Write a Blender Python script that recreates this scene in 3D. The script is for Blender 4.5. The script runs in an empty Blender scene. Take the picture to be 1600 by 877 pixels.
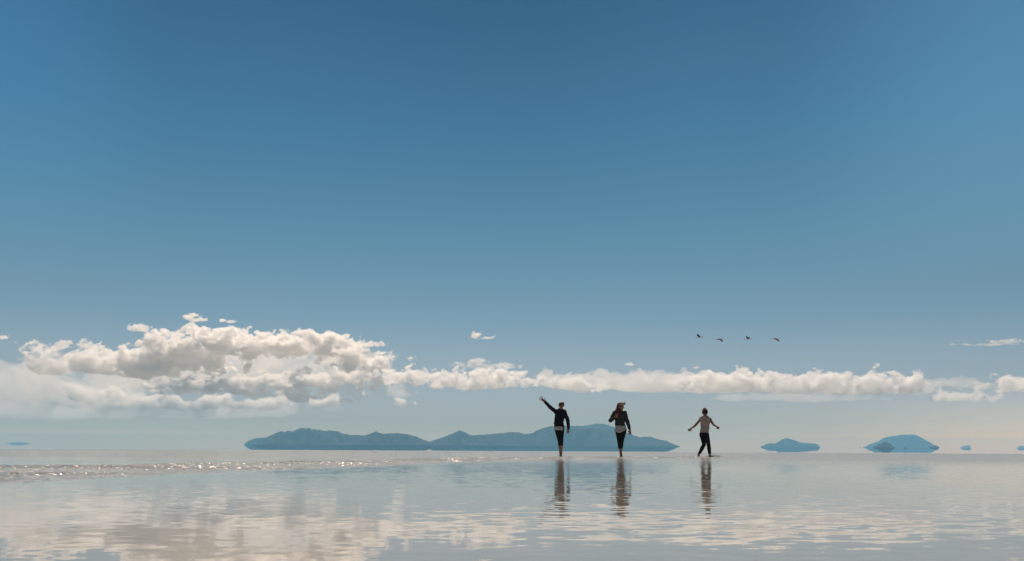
import bpy, bmesh, math, random
import numpy as np
from mathutils import Vector, Matrix, noise

# ------------------------------------------------------------------ camera, sky, sun, exposure
R = math.radians
sc = bpy.context.scene
COL = bpy.data.collections.new('salt_flat'); sc.collection.children.link(COL)
F = 35 / 36 * 1600                      # focal length in pixels of the 1600 px wide photograph
CX, CY, HZ = 800.0, 438.5, 705.75
CAMZ = 0.15
PITCH = math.atan((HZ - CY) / F)
ROLL = math.atan(7.5 / 1600)
cam = bpy.data.cameras.new('camera'); cam.lens = 35; cam.sensor_width = 36
cam.clip_start = 0.02; cam.clip_end = 200000
cam_ob = bpy.data.objects.new('camera', cam); COL.objects.link(cam_ob); sc.camera = cam_ob
RM = Matrix.Rotation(math.pi / 2 + PITCH, 4, 'X') @ Matrix.Rotation(ROLL, 4, 'Z')
cam_ob.matrix_world = Matrix.Translation((0, 0, CAMZ)) @ RM
RM3 = RM.to_3x3()

SUN_ELEV, SUN_AZ = 52, -4
world = bpy.data.worlds.new('World'); sc.world = world; world.use_nodes = True
wt = world.node_tree; wl_ = wt.links
sky = wt.nodes.new('ShaderNodeTexSky'); sky.sky_type = 'NISHITA'; sky.sun_disc = False
sky.sun_elevation = R(SUN_ELEV); sky.sun_rotation = R(SUN_AZ)
sky.altitude = 3650; sky.air_density = 1.0; sky.dust_density = 1.0; sky.ozone_density = 1.5
bg = wt.nodes['Background']; bg.inputs[1].default_value = 0.1
# the tint of this day's air by elevation (sine of the elevation angle, tint)
SKY_TINT = [(0, (1.6223, 0.8985, 0.387)), (0.0086, (1.7469, 0.9269, 0.3538)), (0.0136, (1.6897, 0.9017, 0.3369)), (0.0193, (1.0604, 0.6492, 0.3659)), (0.0287, (0.7751, 0.549, 0.3953)), (0.0382, (0.7448, 0.546, 0.4209)), (0.047, (0.7465, 0.5538, 0.4622)), (0.0908, (0.7609, 0.6336, 0.5093)), (0.1271, (0.6107, 0.6246, 0.5189)), (0.2219, (0.4125, 0.6225, 0.5419)), (0.3137, (0.2935, 0.561, 0.5418)), (0.4261, (0.214, 0.4533, 0.4681)), (0.45, (0.214, 0.4533, 0.4681))]
tc = wt.nodes.new('ShaderNodeTexCoord'); sp = wt.nodes.new('ShaderNodeSeparateXYZ')
mr = wt.nodes.new('ShaderNodeMapRange'); mr.inputs['From Min'].default_value = 0; mr.inputs['From Max'].default_value = 0.45
wl_.new(tc.outputs['Generated'], sp.inputs[0]); wl_.new(sp.outputs['Z'], mr.inputs['Value'])
cr = wt.nodes.new('ShaderNodeValToRGB'); cr.color_ramp.interpolation = 'LINEAR'
TINT_SCALE = 2.0
while len(cr.color_ramp.elements) < len(SKY_TINT): cr.color_ramp.elements.new(0.5)
for e, (s, c) in zip(cr.color_ramp.elements, SKY_TINT):
    e.position = s / 0.45; e.color = (c[0] / TINT_SCALE, c[1] / TINT_SCALE, c[2] / TINT_SCALE, 1)
wl_.new(mr.outputs[0], cr.inputs[0])
mu = wt.nodes.new('ShaderNodeVectorMath'); mu.operation = 'MULTIPLY'
m2 = wt.nodes.new('ShaderNodeVectorMath'); m2.operation = 'SCALE'; m2.inputs['Scale'].default_value = TINT_SCALE
wl_.new(sky.outputs[0], mu.inputs[0]); wl_.new(cr.outputs[0], mu.inputs[1]); wl_.new(mu.outputs[0], m2.inputs[0])
# the polarised dark band of the sky stands in front; away from it to both sides the high sky is paler
AZ_TINT = [(-0.47, (0.35, 0.45, 0.5)), (-0.30, (0.05, 0.08, 0.10)), (0.0, (0, 0, 0)), (0.22, (0.25, 0.18, 0.14)), (0.47, (1.5, 1.0, 0.8))]
ma = wt.nodes.new('ShaderNodeMapRange'); ma.inputs['From Min'].default_value = -0.5; ma.inputs['From Max'].default_value = 0.5
wl_.new(sp.outputs['X'], ma.inputs['Value'])
ca = wt.nodes.new('ShaderNodeValToRGB'); ca.color_ramp.interpolation = 'EASE'
while len(ca.color_ramp.elements) < len(AZ_TINT): ca.color_ramp.elements.new(0.5)
for e, (x, c) in zip(ca.color_ramp.elements, AZ_TINT):
    e.position = x + 0.5; e.color = (*[v / 2 for v in c], 1)
wl_.new(ma.outputs[0], ca.inputs[0])
me_ = wt.nodes.new('ShaderNodeMapRange'); me_.inputs['From Min'].default_value = 0.15; me_.inputs['From Max'].default_value = 0.42
me_.inputs['To Max'].default_value = 2.0
wl_.new(sp.outputs['Z'], me_.inputs['Value'])
sa = wt.nodes.new('ShaderNodeVectorMath'); sa.operation = 'SCALE'
wl_.new(ca.outputs[0], sa.inputs[0]); wl_.new(me_.outputs[0], sa.inputs['Scale'])
pa = wt.nodes.new('ShaderNodeVectorMath'); pa.operation = 'ADD'; pa.inputs[1].default_value = (1, 1, 1)
wl_.new(sa.outputs[0], pa.inputs[0])
mb = wt.nodes.new('ShaderNodeVectorMath'); mb.operation = 'MULTIPLY'
wl_.new(m2.outputs[0], mb.inputs[0]); wl_.new(pa.outputs[0], mb.inputs[1])
# pale warm glow of high thin cloud low in the sky to the right
LOW_TINT = [(0.10, (0, 0, 0)), (0.30, (0.32, 0.17, 0.10)), (0.47, (1.0, 0.62, 0.42))]
cl = wt.nodes.new('ShaderNodeValToRGB')
while len(cl.color_ramp.elements) < len(LOW_TINT): cl.color_ramp.elements.new(0.5)
for e, (x, c) in zip(cl.color_ramp.elements, LOW_TINT):
    e.position = x + 0.5; e.color = (*c, 1)
wl_.new(ma.outputs[0], cl.inputs[0])
ml = wt.nodes.new('ShaderNodeMapRange'); ml.interpolation_type = 'SMOOTHSTEP'; ml.inputs['From Min'].default_value = 0.015; ml.inputs['From Max'].default_value = 0.075
ml.inputs['To Min'].default_value = 1.0; ml.inputs['To Max'].default_value = 0.0
wl_.new(sp.outputs['Z'], ml.inputs['Value'])
s2 = wt.nodes.new('ShaderNodeVectorMath'); s2.operation = 'SCALE'
wl_.new(cl.outputs[0], s2.inputs[0]); wl_.new(ml.outputs[0], s2.inputs['Scale'])
p2_ = wt.nodes.new('ShaderNodeVectorMath'); p2_.operation = 'ADD'; p2_.inputs[1].default_value = (1, 1, 1)
wl_.new(s2.outputs[0], p2_.inputs[0])
mc = wt.nodes.new('ShaderNodeVectorMath'); mc.operation = 'MULTIPLY'
wl_.new(mb.outputs[0], mc.inputs[0]); wl_.new(p2_.outputs[0], mc.inputs[1])
wl_.new(mc.outputs[0], bg.inputs[0])

sl = bpy.data.lights.new('sun', 'SUN'); sl.energy = 4.8; sl.angle = R(0.53); sl.color = (1.0, 0.80, 0.615)
sun_ob = bpy.data.objects.new('sun', sl); COL.objects.link(sun_ob)
SUN_DIR = Vector((math.sin(R(SUN_AZ)) * math.cos(R(SUN_ELEV)), math.cos(R(SUN_AZ)) * math.cos(R(SUN_ELEV)), math.sin(R(SUN_ELEV))))
sun_ob.rotation_euler = SUN_DIR.to_track_quat('Z', 'Y').to_euler()
vs = sc.view_settings
vs.view_transform = 'Standard'; vs.look = 'None'; vs.gamma = 1; vs.use_curve_mapping = False
vs.exposure = 0.0
cy = sc.cycles
cy.max_bounces = 24; cy.volume_bounces = 24; cy.diffuse_bounces = 3; cy.glossy_bounces = 4
cy.transparent_max_bounces = 16; cy.sample_clamp_indirect = 8; cy.sample_clamp_direct = 0

# ------------------------------------------------------------------ helpers
def ray(px, py):
    return RM3 @ Vector(((px - CX) / F, -(py - CY) / F, -1))
def at(px, py, Y):                       # the point at depth Y seen at a photograph pixel
    d = ray(px, py); return Vector((0, 0, CAMZ)) + d * (Y / d.y)
def on_water(px, py):
    d = ray(px, py); return Vector((0, 0, CAMZ)) + d * (-CAMZ / d.z)
def horizon(px):
    return HZ + (px - CX) * 7.5 / 1600

def tag(o, label=None, cat=None, group=None, kind=None):
    if label: o['label'] = label
    if cat: o['category'] = cat
    if group: o['group'] = group
    if kind: o['kind'] = kind
    return o

def mesh_object(name, verts, faces, mat, parent=None, smooth=True):
    verts = np.asarray(verts, np.float32); faces = np.asarray(faces, np.int32)
    k = faces.shape[1]
    me = bpy.data.meshes.new(name)
    me.vertices.add(len(verts)); me.vertices.foreach_set('co', verts.ravel())
    me.loops.add(faces.size); me.loops.foreach_set('vertex_index', faces.ravel())
    me.polygons.add(len(faces)); me.polygons.foreach_set('loop_start', np.arange(0, faces.size, k, dtype=np.int32))
    me.update(calc_edges=True); me.validate()
    me.polygons.foreach_set('use_smooth', np.full(len(me.polygons), smooth))
    me.materials.append(mat)
    o = bpy.data.objects.new(name, me); COL.objects.link(o)
    if parent: o.parent = parent
    return o

def surface_nets(f, origin, step):
    """f > 0 inside; the border of the grid must be outside."""
    origin = np.asarray(origin, np.float64); step = np.asarray(step, np.float64)
    s = f > 0
    n = np.array(f.shape)
    c = np.zeros(n - 1, np.uint8)
    for a in (0, 1):
        for b in (0, 1):
            for d in (0, 1):
                c += s[a:n[0] - 1 + a, b:n[1] - 1 + b, d:n[2] - 1 + d]
    idx = np.argwhere((c > 0) & (c < 8))
    ids = np.full(n - 1, -1, np.int32); ids[tuple(idx.T)] = np.arange(len(idx))
    acc = np.zeros((len(idx), 3)); cnt = np.zeros(len(idx))
    corners = [(a, b, d) for a in (0, 1) for b in (0, 1) for d in (0, 1)]
    val = {k: f[idx[:, 0] + k[0], idx[:, 1] + k[1], idx[:, 2] + k[2]] for k in corners}
    for p in corners:
        for ax in range(3):
            if p[ax]: continue
            q = list(p); q[ax] = 1; q = tuple(q)
            va, vb = val[p], val[q]
            m = (va > 0) != (vb > 0)
            t = va[m] / (va[m] - vb[m])
            pos = np.tile(np.array(p, float), (m.sum(), 1)); pos[:, ax] = t
            acc[m] += pos; cnt[m] += 1
    verts = (idx + acc / cnt[:, None]) * step + origin
    faces = []
    for ax in range(3):
        u, v = (ax + 1) % 3, (ax + 2) % 3
        sl0 = [slice(None)] * 3; sl1 = [slice(None)] * 3
        sl0[ax] = slice(0, n[ax] - 1); sl1[ax] = slice(1, n[ax])
        a, b = s[tuple(sl0)], s[tuple(sl1)]
        for flip, m in ((False, a & ~b), (True, ~a & b)):
            e = np.argwhere(m)
            if not len(e): continue
            def cell(du, dv):
                g = e.copy(); g[:, u] -= du; g[:, v] -= dv
                return ids[g[:, 0], g[:, 1], g[:, 2]]
            quad = [cell(1, 1), cell(0, 1), cell(0, 0), cell(1, 0)]
            if flip: quad.reverse()
            faces.append(np.stack(quad, 1))
    return verts, np.concatenate(faces)

def drop_specks(v, q, least):
    """drop the loose crumbs of a surface: pieces of fewer than `least` vertices"""
    lab = np.arange(len(v))
    while True:
        m = lab[q].min(1); new = lab.copy()
        for i in range(4): np.minimum.at(new, q[:, i], m)
        new = new[new]; new = new[new]
        if (new == lab).all(): break
        lab = new
    cnt = np.bincount(lab, minlength=len(v)); keep = cnt[lab] >= least
    if not keep.any(): return v, q
    ids = np.cumsum(keep) - 1
    return v[keep], ids[q[keep[q[:, 0]]]].astype(np.int32)

def band_noise(shape, step, wavelengths, seed):
    """one band-limited noise field of unit deviation per wavelength"""
    rng = np.random.default_rng(seed)
    sp_ = np.fft.rfftn(rng.standard_normal(shape).astype(np.float32))
    ks = [np.fft.fftfreq(n, d) for n, d in zip(shape[:-1], step[:-1])] + [np.fft.rfftfreq(shape[-1], step[-1])]
    k = np.sqrt(sum(g ** 2 for g in np.meshgrid(*ks, indexing='ij', sparse=True)))
    out = []
    for w in wavelengths:
        h = np.exp(-((np.log2(np.maximum(k * w, 1e-6))) / 0.6) ** 2)
        g = np.fft.irfftn(sp_ * h, s=shape, axes=tuple(range(len(shape)))).astype(np.float32)
        out.append(g / g.std())
    return out

# ------------------------------------------------------------------ materials
def mat(name, col, rough=0.6, spec=0.3, **kw):
    m = bpy.data.materials.new(name); m.use_nodes = True
    t = m.node_tree; b = t.nodes['Principled BSDF']
    b.inputs['Base Color'].default_value = (*col, 1); b.inputs['Roughness'].default_value = rough
    b.inputs['Specular IOR Level'].default_value = spec
    var, scale = kw.get('var', 0.25), kw.get('scale', 30)
    tcn = t.nodes.new('ShaderNodeTexCoord'); nz = t.nodes.new('ShaderNodeTexNoise'); nz.inputs['Scale'].default_value = scale
    nz.inputs['Detail'].default_value = 4
    t.links.new(tcn.outputs['Object'], nz.inputs['Vector'])
    mx = t.nodes.new('ShaderNodeMix'); mx.data_type = 'RGBA'
    mx.inputs[6].default_value = (*[c * (1 - var) for c in col], 1); mx.inputs[7].default_value = (*[min(1, c * (1 + var)) for c in col], 1)
    t.links.new(nz.outputs[0], mx.inputs[0]); t.links.new(mx.outputs[2], b.inputs['Base Color'])
    for k in ('Sheen Weight', 'Subsurface Weight', 'Transmission Weight'):
        if k in kw: b.inputs[k].default_value = kw[k]
    return m

def volume_mat(name, col, density, aniso=0.0):
    m = bpy.data.materials.new(name); m.use_nodes = True; t = m.node_tree; t.nodes.clear()
    o = t.nodes.new('ShaderNodeOutputMaterial'); v = t.nodes.new('ShaderNodeVolumePrincipled')
    v.inputs['Color'].default_value = (*col, 1); v.inputs['Density'].default_value = density
    v.inputs['Anisotropy'].default_value = aniso
    t.links.new(v.outputs[0], o.inputs['Volume'])
    return m

def water_mat(name, ripples, rough, bed=1.0, chop=0.0):
    """thin clear water over white salt; the ripples tilt the surface"""
    m = bpy.data.materials.new(name); m.use_nodes = True; t = m.node_tree; L = t.links
    b = t.nodes['Principled BSDF']
    b.inputs['IOR'].default_value = 1.333; b.inputs['Roughness'].default_value = rough
    geo = t.nodes.new('ShaderNodeNewGeometry')
    def nz(scale, det, vec=None):
        n = t.nodes.new('ShaderNodeTexNoise'); n.inputs['Scale'].default_value = scale; n.inputs['Detail'].default_value = det
        n.inputs['Roughness'].default_value = 0.5
        L.new(vec or geo.outputs['Position'], n.inputs['Vector']); return n
    def math_(op, a, b_):
        n = t.nodes.new('ShaderNodeMath'); n.operation = op
        for i, x in enumerate((a, b_)):
            if isinstance(x, (int, float)): n.inputs[i].default_value = x
            else: L.new(x, n.inputs[i])
        return n.outputs[0]
    # salt bed: crust blotches seen through the water
    crust = nz(3.0, 5)
    mx = t.nodes.new('ShaderNodeMix'); mx.data_type = 'RGBA'
    mx.inputs[6].default_value = (0.28 * bed, 0.26 * bed, 0.225 * bed, 1); mx.inputs[7].default_value = (0.38 * bed, 0.355 * bed, 0.31 * bed, 1)
    L.new(crust.outputs[0], mx.inputs[0]); L.new(mx.outputs[2], b.inputs['Base Color'])
    if chop:                             # capillary wavelets, too fine to model
        n = nz(32.0, 1.5)
        c0 = t.nodes.new('ShaderNodeVectorMath'); c0.operation = 'SUBTRACT'; c0.inputs[1].default_value = (0.5, 0.5, 0.5); L.new(n.outputs['Color'], c0.inputs[0])
        c1 = t.nodes.new('ShaderNodeVectorMath'); c1.operation = 'MULTIPLY'; c1.inputs[1].default_value = (chop, chop, 0)
        at_ = t.nodes.new('ShaderNodeAttribute'); at_.attribute_name = 'steepness'
        cs = t.nodes.new('ShaderNodeVectorMath'); cs.operation = 'SCALE'; L.new(c0.outputs[0], cs.inputs[0]); L.new(at_.outputs['Fac'], cs.inputs['Scale']); L.new(cs.outputs[0], c1.inputs[0])
        c2 = t.nodes.new('ShaderNodeVectorMath'); L.new(c1.outputs[0], c2.inputs[0]); L.new(geo.outputs['Normal'], c2.inputs[1])
        c3 = t.nodes.new('ShaderNodeVectorMath'); c3.operation = 'NORMALIZE'; L.new(c2.outputs[0], c3.inputs[0]); L.new(c3.outputs[0], b.inputs['Normal'])
    if ripples:
        sep = t.nodes.new('ShaderNodeSeparateXYZ'); L.new(geo.outputs['Position'], sep.inputs[0])
        # breeze: calm close by, choppier far out; patches of cat's paw
        far = t.nodes.new('ShaderNodeMapRange'); far.interpolation_type = 'SMOOTHSTEP'
        far.inputs['From Min'].default_value = 5; far.inputs['From Max'].default_value = 26
        far.inputs['To Min'].default_value = 0; far.inputs['To Max'].default_value = 1
        L.new(sep.outputs['Y'], far.inputs['Value'])
        # wavelets finer than the eye resolves blur the mirror far out
        L.new(math_('ADD', math_('MULTIPLY', far.outputs[0], 0.18), rough), b.inputs['Roughness'])
        patch = nz(0.35, 3)
        pm = t.nodes.new('ShaderNodeMapRange'); pm.interpolation_type = 'SMOOTHSTEP'
        pm.inputs['From Min'].default_value = 0.40; pm.inputs['From Max'].default_value = 0.66
        pm.inputs['To Min'].default_value = 0.5; pm.inputs['To Max'].default_value = 1.3
        L.new(patch.outputs[0], pm.inputs['Value'])
        long = t.nodes.new('ShaderNodeVectorMath'); long.operation = 'MULTIPLY'; long.inputs[1].default_value = (0.75, 1, 1)   # crests lie across the view
        L.new(geo.outputs['Position'], long.inputs[0])
        acc = None
        for scale, det, amp, faramp in ((20.0, 1.5, 0.052, 0.22), (4.5, 1.0, 0.012, 0.06)):
            n = nz(scale, det, long.outputs[0])
            sub = t.nodes.new('ShaderNodeVectorMath'); sub.operation = 'SUBTRACT'; sub.inputs[1].default_value = (0.5, 0.5, 0.5)
            L.new(n.outputs['Color'], sub.inputs[0])
            a = math_('ADD', math_('MULTIPLY', pm.outputs[0], amp), math_('MULTIPLY', far.outputs[0], faramp))
            scl = t.nodes.new('ShaderNodeVectorMath'); scl.operation = 'SCALE'
            L.new(sub.outputs[0], scl.inputs[0]); L.new(a, scl.inputs['Scale'])
            if acc is None: acc = scl.outputs[0]
            else:
                ad = t.nodes.new('ShaderNodeVectorMath'); ad.operation = 'ADD'
                L.new(acc, ad.inputs[0]); L.new(scl.outputs[0], ad.inputs[1]); acc = ad.outputs[0]
        flat = t.nodes.new('ShaderNodeVectorMath'); flat.operation = 'MULTIPLY'; flat.inputs[1].default_value = (1, 1, 0)
        L.new(acc, flat.inputs[0])
        up = t.nodes.new('ShaderNodeVectorMath'); up.operation = 'ADD'
        L.new(flat.outputs[0], up.inputs[0]); L.new(geo.outputs['Normal'], up.inputs[1])
        nm = t.nodes.new('ShaderNodeVectorMath'); nm.operation = 'NORMALIZE'
        L.new(up.outputs[0], nm.inputs[0]); L.new(nm.outputs[0], b.inputs['Normal'])
    return m

# ------------------------------------------------------------------ water and salt flat (one sheet to the horizon)
E = 60000.0
water = mesh_object('water', [(-E, -E, 0), (E, -E, 0), (E, E, 0), (-E, E, 0)], [(0, 1, 2, 3)], water_mat('water', True, 0.015), smooth=False)
tag(water, 'shallow still water over the salt flat mirroring clouds and sky', 'water', kind='structure')

# choppy trail left by the walkers: real ripples, a few centimetres high
def build_trail():
    # (photo x, far edge y, near edge y)
    edge = [(-60, 727.5, 756), (60, 727, 752), (200, 726, 744), (400, 722.5, 736), (600, 718.5, 728), (800, 713.8, 721), (900, 712.8, 719), (1000, 713.4, 716.8), (1130, 714.0, 715.6)]
    far = np.array([on_water(x, a)[:2] for x, a, b in edge]); near = np.array([on_water(x, b)[:2] for x, a, b in edge])
    u = np.array([(x - CX) / F for x, a, b in edge])            # bearing (x over depth)
    h = 0.02
    xs = np.arange(-7, 9, h); ys = np.arange(3.5, 38, h * 1.3)
    X, Y = np.meshgrid(xs, ys, indexing='ij')
    bear = X / Y
    fy = np.interp(bear, u, far[:, 1]); ny = np.interp(bear, u, near[:, 1])
    mid = (fy + ny) / 2; hw = (fy - ny) / 2
    q = np.abs(Y - mid) / hw
    mask = np.clip((1.25 - q) / 0.8, 0, 1) * np.clip((bear - u[0]) / 0.03, 0, 1) * np.clip((u[-1] - bear) / 0.02, 0, 1)
    ns = band_noise(X.shape, (h, h * 1.3), [0.42, 0.2, 0.1, 3.0, 1.1], 5)
    amp = np.clip(0.75 + 0.35 * ns[3] + 0.3 * ns[4], 0.1, 1.6)
    Z = mask * amp * (0.0020 * ns[0] + 0.0022 * ns[1] + 0.0010 * ns[2])
    Z = Z + 0.006 * np.clip(mask * 2, 0, 1) - 0.002
    ok = mask > 0
    ids = np.full(X.shape, -1, np.int64); ids[ok] = np.arange(ok.sum())
    q4 = np.stack([ids[:-1, :-1], ids[1:, :-1], ids[1:, 1:], ids[:-1, 1:]], -1).reshape(-1, 4)
    q4 = q4[(q4 >= 0).all(1)]
    v = np.stack([X[ok], Y[ok], Z[ok]], 1)
    o = mesh_object('water_ripples', v, q4, water_mat('choppy water', False, 0.12, 1.15, 4.0))
    st_ = o.data.attributes.new('steepness', 'FLOAT', 'POINT')
    st_.data.foreach_set('value', (np.clip(mask, 0, 1) ** 0.8 * np.clip(amp, 0.6, 1.3))[ok].astype(np.float32))
    tag(o, 'glittering band of choppy ripples trailing behind the three walkers', 'water', kind='structure')
build_trail()

# ------------------------------------------------------------------ hills over the horizon, each with its mirage below
rock = mat('volcanic rock', (0.040, 0.036, 0.034), 0.9, 0.1, var=0.6, scale=0.006)
def tip_y(px): return horizon(px) - 8.7
hazed_rock = mat('haze-paled rock', (0.55, 0.42, 0.34), 0.9, 0.1, var=0.2, scale=0.004)  # distance haze over the faintest islets, painted into a paler rock colour
def hill(top, Y, seed, half=None, rough=1.0, label=None, m=None):
    s = Y / F
    xs = np.arange(top[0][0], top[-1][0] + 0.01, 1.0)
    ty = np.interp(xs, [p[0] for p in top], [p[1] for p in top])
    Hm = np.array([max(0.0, tip_y(x) - y) for x, y in zip(xs, ty)]) * s
    Hm[0] = Hm[-1] = 0
    # fine jaggedness of the crest
    for i, x in enumerate(xs):
        if Hm[i] > 0: Hm[i] += min(1, Hm[i] / (4 * s)) * noise.fractal(Vector((x * 0.25, seed, 0)), 0.9, 2.0, 4) * 0.9 * s * rough
    Hm = np.maximum(Hm, 0)
    half = half or max(Hm.max() * 2.2, 60)
    zt = 8.7 * s; zfloor = 0.9 * s
    vv = np.linspace(-1, 1, 41)
    nx, nv = len(xs), len(vv)
    V = []
    for side in (1, -1):
        for i, x in enumerate(xs):
            base = at(x, tip_y(x), Y)
            for v in vv:
                a = abs(v)
                y = base.y + v * half
                g = 0.0
                if 0 < a < 1:                    # spurs and gullies running down from the crest
                    p = Vector((base.x / (half * 0.35), y / (half * 1.4), seed * 3.1))
                    g = (1 - abs(noise.noise(p)) * 2) * 0.5 + 0.25 * (1 - 2 * abs(noise.noise(p * 2.3))) + 0.12 * noise.noise(p * 5.1)
                    g = (g - 0.4) * 0.75 * math.sin(math.pi * min(1, a * 1.0)) * rough
                prof = 1 - a ** 1.7
                z = Hm[i] * max(0.0, min(1.0 - 0.3 * a, prof + g * (0.4 + prof)))
                if side < 0: z = -min(z, max(0.0, zt - zfloor))
                V.append((base.x * y / base.y, y, zt + z + (base.z - (CAMZ + zt - CAMZ)) * 0))
    faces = []
    o = nx * nv
    for i in range(nx - 1):
        for j in range(nv - 1):
            a, b, c, d = i * nv + j, (i + 1) * nv + j, (i + 1) * nv + j + 1, i * nv + j + 1
            faces.append((a, b, c, d)); faces.append((o + a, o + d, o + c, o + b))
    ob = mesh_object('hill', V, faces, m or rock)
    tag(ob, label, 'hill', kind='structure')
    return ob

hill([(381, 695), (385, 691), (392, 687.5), (399, 685), (410, 684.6), (424, 685), (440, 692), (452, 695.5)], 14000, 1, label='pale low hill at the far left tip of the long mountain range')
hill([(390, 695), (399, 692), (408, 688), (420, 682), (430, 677.5), (439, 674), (443, 676), (450, 673.5), (456, 675.5), (466, 670.5), (470, 669.4), (477, 670.5), (482, 669.8), (488, 672), (490, 671), (495, 673), (500, 672.3), (505, 674.5), (513, 673.5), (525, 674.5), (535, 678), (547, 680.5), (560, 680), (575, 683), (590, 690), (603, 696)], 11000, 2, label='broad jagged blue mountain at the left of the long range')
hill([(528, 695.5), (545, 689), (560, 683.5), (570, 681), (580, 677.5), (587, 675.1), (592, 677), (600, 679), (607, 678), (620, 677.5), (635, 679), (648, 682), (660, 687), (671, 691), (682, 696.5)], 10200, 3, label='rounded blue mountain with a small peak left of the saddle')
hill([(660, 696.4), (671, 690.5), (690, 684.5), (705, 679), (718, 673.2), (728, 677), (735, 681), (750, 680), (768, 679.5), (785, 683), (800, 689), (815, 697)], 11000, 4, label='pointed blue cone mountain right of the saddle')
hill([(735, 697), (750, 687), (768, 678.7), (785, 677.5), (800, 676), (812, 676.6), (820, 679), (832, 677.5), (840, 673), (850, 669.5), (860, 667), (870, 666.4), (890, 666.4), (905, 666.5), (920, 669), (940, 672), (960, 675), (975, 676.2), (985, 677.5), (990, 681), (1000, 684), (1010, 683), (1016, 683), (1028, 687), (1040, 689), (1050, 693), (1058, 696.5), (1063.5, 698.4)], 11500, 5, label='long high blue mountain behind the two walkers with dark jackets')
hill([(870, 697.5), (890, 675), (905, 667.5), (915, 666), (925, 664.5), (930, 663.4), (940, 663.2), (945, 663.7), (955, 666.5), (965, 671), (975, 675), (990, 683), (1010, 692), (1025, 698)], 14500, 6, label='paler summit rising behind the long high mountain')
hill([(1187, 699.2), (1193, 696), (1202, 693), (1211, 693.5), (1220, 688.5), (1226, 685.5), (1230, 685.3), (1240, 688), (1250, 691.5), (1256, 692.5), (1270, 693.5), (1278, 694.5), (1281, 698), (1282, 699.4)], 16500, 7, label='small blue island with a central knoll floating on the horizon')
hill([(1349, 699.6), (1360, 694.5), (1372, 690.5), (1383, 684.5), (1388, 683.5), (1400, 681.5), (1412, 680), (1420, 680), (1430, 679.7), (1440, 684), (1450, 690), (1462, 696.5), (1468.5, 700.1)], 20500, 8, label='larger pale blue dome-shaped island behind smaller darker islets')
hill([(1362.5, 699.7), (1372, 695.5), (1380, 692), (1384, 690.4), (1392, 694.5), (1398, 698.5), (1399, 699.8)], 9200, 9, label='dark blue diamond-shaped islet before the left half of the pale dome island')
hill([(1451, 700.1), (1456, 698), (1464, 696.7), (1467, 698.5), (1468, 700.1)], 9600, 10, label='dark islet at the right end of the pale dome island')
hill([(1412.5, 699.9), (1414, 697), (1415.5, 696.8), (1417, 699.9)], 9600, 11, label='tiny dark islet before the middle of the pale dome island')
hill([(1342, 699.6), (1343, 698.6), (1344, 699.6)], 9600, 12, label='speck of an islet just left of the pale dome island')
hill([(1499.5, 700.3), (1504, 697.5), (1509, 697), (1513, 696), (1516, 698), (1518, 700.3)], 21500, 13, m=hazed_rock, label='faint blue lens-shaped islet right of the dome island')
hill([(1588, 700.7), (1592, 697.5), (1598, 697), (1606, 700.8)], 22000, 14, m=hazed_rock, label='very faint islet at the right edge of the photo')
hill([(9, 693.3), (16, 691.5), (26, 691), (31, 690), (34, 691.2), (40, 691.6), (44, 692), (48, 693.5)], 23500, 15, m=hazed_rock, label='very faint pale islet at the far left horizon')

# ------------------------------------------------------------------ haze between the walkers and the hills
HX, HY0, HY1, HTOP = 21000, -3000, 24500, 345
hv = [(x, y, z) for z in (-1, HTOP) for x, y in ((-HX, HY0), (HX, HY0), (HX, HY1), (-HX, HY1))]
haze = mesh_object('haze', hv, [(3, 2, 1, 0), (4, 5, 6, 7), (0, 1, 5, 4), (1, 2, 6, 5), (2, 3, 7, 6), (3, 0, 4, 7)], volume_mat('haze', (0.28, 0.68, 1.0), 7.4e-5), smooth=False)
tag(haze, 'thin blue haze over the salt flat that fades the far hills', 'haze', kind='stuff')

# ------------------------------------------------------------------ clouds
CLOUD_MATS = {}
def cloud_mat(density, puff, lo=0.40, hi=0.58):
    """vapour whose density varies through the cloud in billows of about `puff` metres"""
    key = (density, puff, lo)
    if key in CLOUD_MATS: return CLOUD_MATS[key]
    m = volume_mat('cloud vapour', (0.998, 0.995, 0.990), density, 0.55); t = m.node_tree
    v = [n for n in t.nodes if n.type == 'PRINCIPLED_VOLUME'][0]
    geo = t.nodes.new('ShaderNodeTexCoord'); mp = t.nodes.new('ShaderNodeMapping'); mp.inputs['Scale'].default_value = (1 / puff, 1 / puff, 1.7 / puff)
    t.links.new(geo.outputs['Object'], mp.inputs['Vector'])
    nz = t.nodes.new('ShaderNodeTexNoise'); nz.inputs['Scale'].default_value = 1.0; nz.inputs['Detail'].default_value = 5.0; nz.inputs['Roughness'].default_value = 0.66
    t.links.new(mp.outputs[0], nz.inputs['Vector'])
    r = t.nodes.new('ShaderNodeMapRange'); r.inputs['From Min'].default_value = lo; r.inputs['From Max'].default_value = hi
    r.inputs['To Min'].default_value = 0.0; r.inputs['To Max'].default_value = density
    vo = t.nodes.new('ShaderNodeTexVoronoi'); vo.feature = 'F1'; vo.inputs['Scale'].default_value = 2.8; vo.inputs['Detail'].default_value = 0.0
    t.links.new(mp.outputs[0], vo.inputs['Vector'])
    ma_ = t.nodes.new('ShaderNodeMath'); ma_.operation = 'MULTIPLY_ADD'; ma_.inputs[1].default_value = -0.28; ma_.inputs[2].default_value = 0.13
    t.links.new(vo.outputs['Distance'], ma_.inputs[0])
    ad = t.nodes.new('ShaderNodeMath'); t.links.new(nz.outputs[0], ad.inputs[0]); t.links.new(ma_.outputs[0], ad.inputs[1])
    t.links.new(ad.outputs[0], r.inputs['Value']); t.links.new(r.outputs[0], v.inputs['Density'])
    m.cycles.volume_step_rate = STEP_RATE
    CLOUD_MATS[key] = m
    return m
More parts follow.
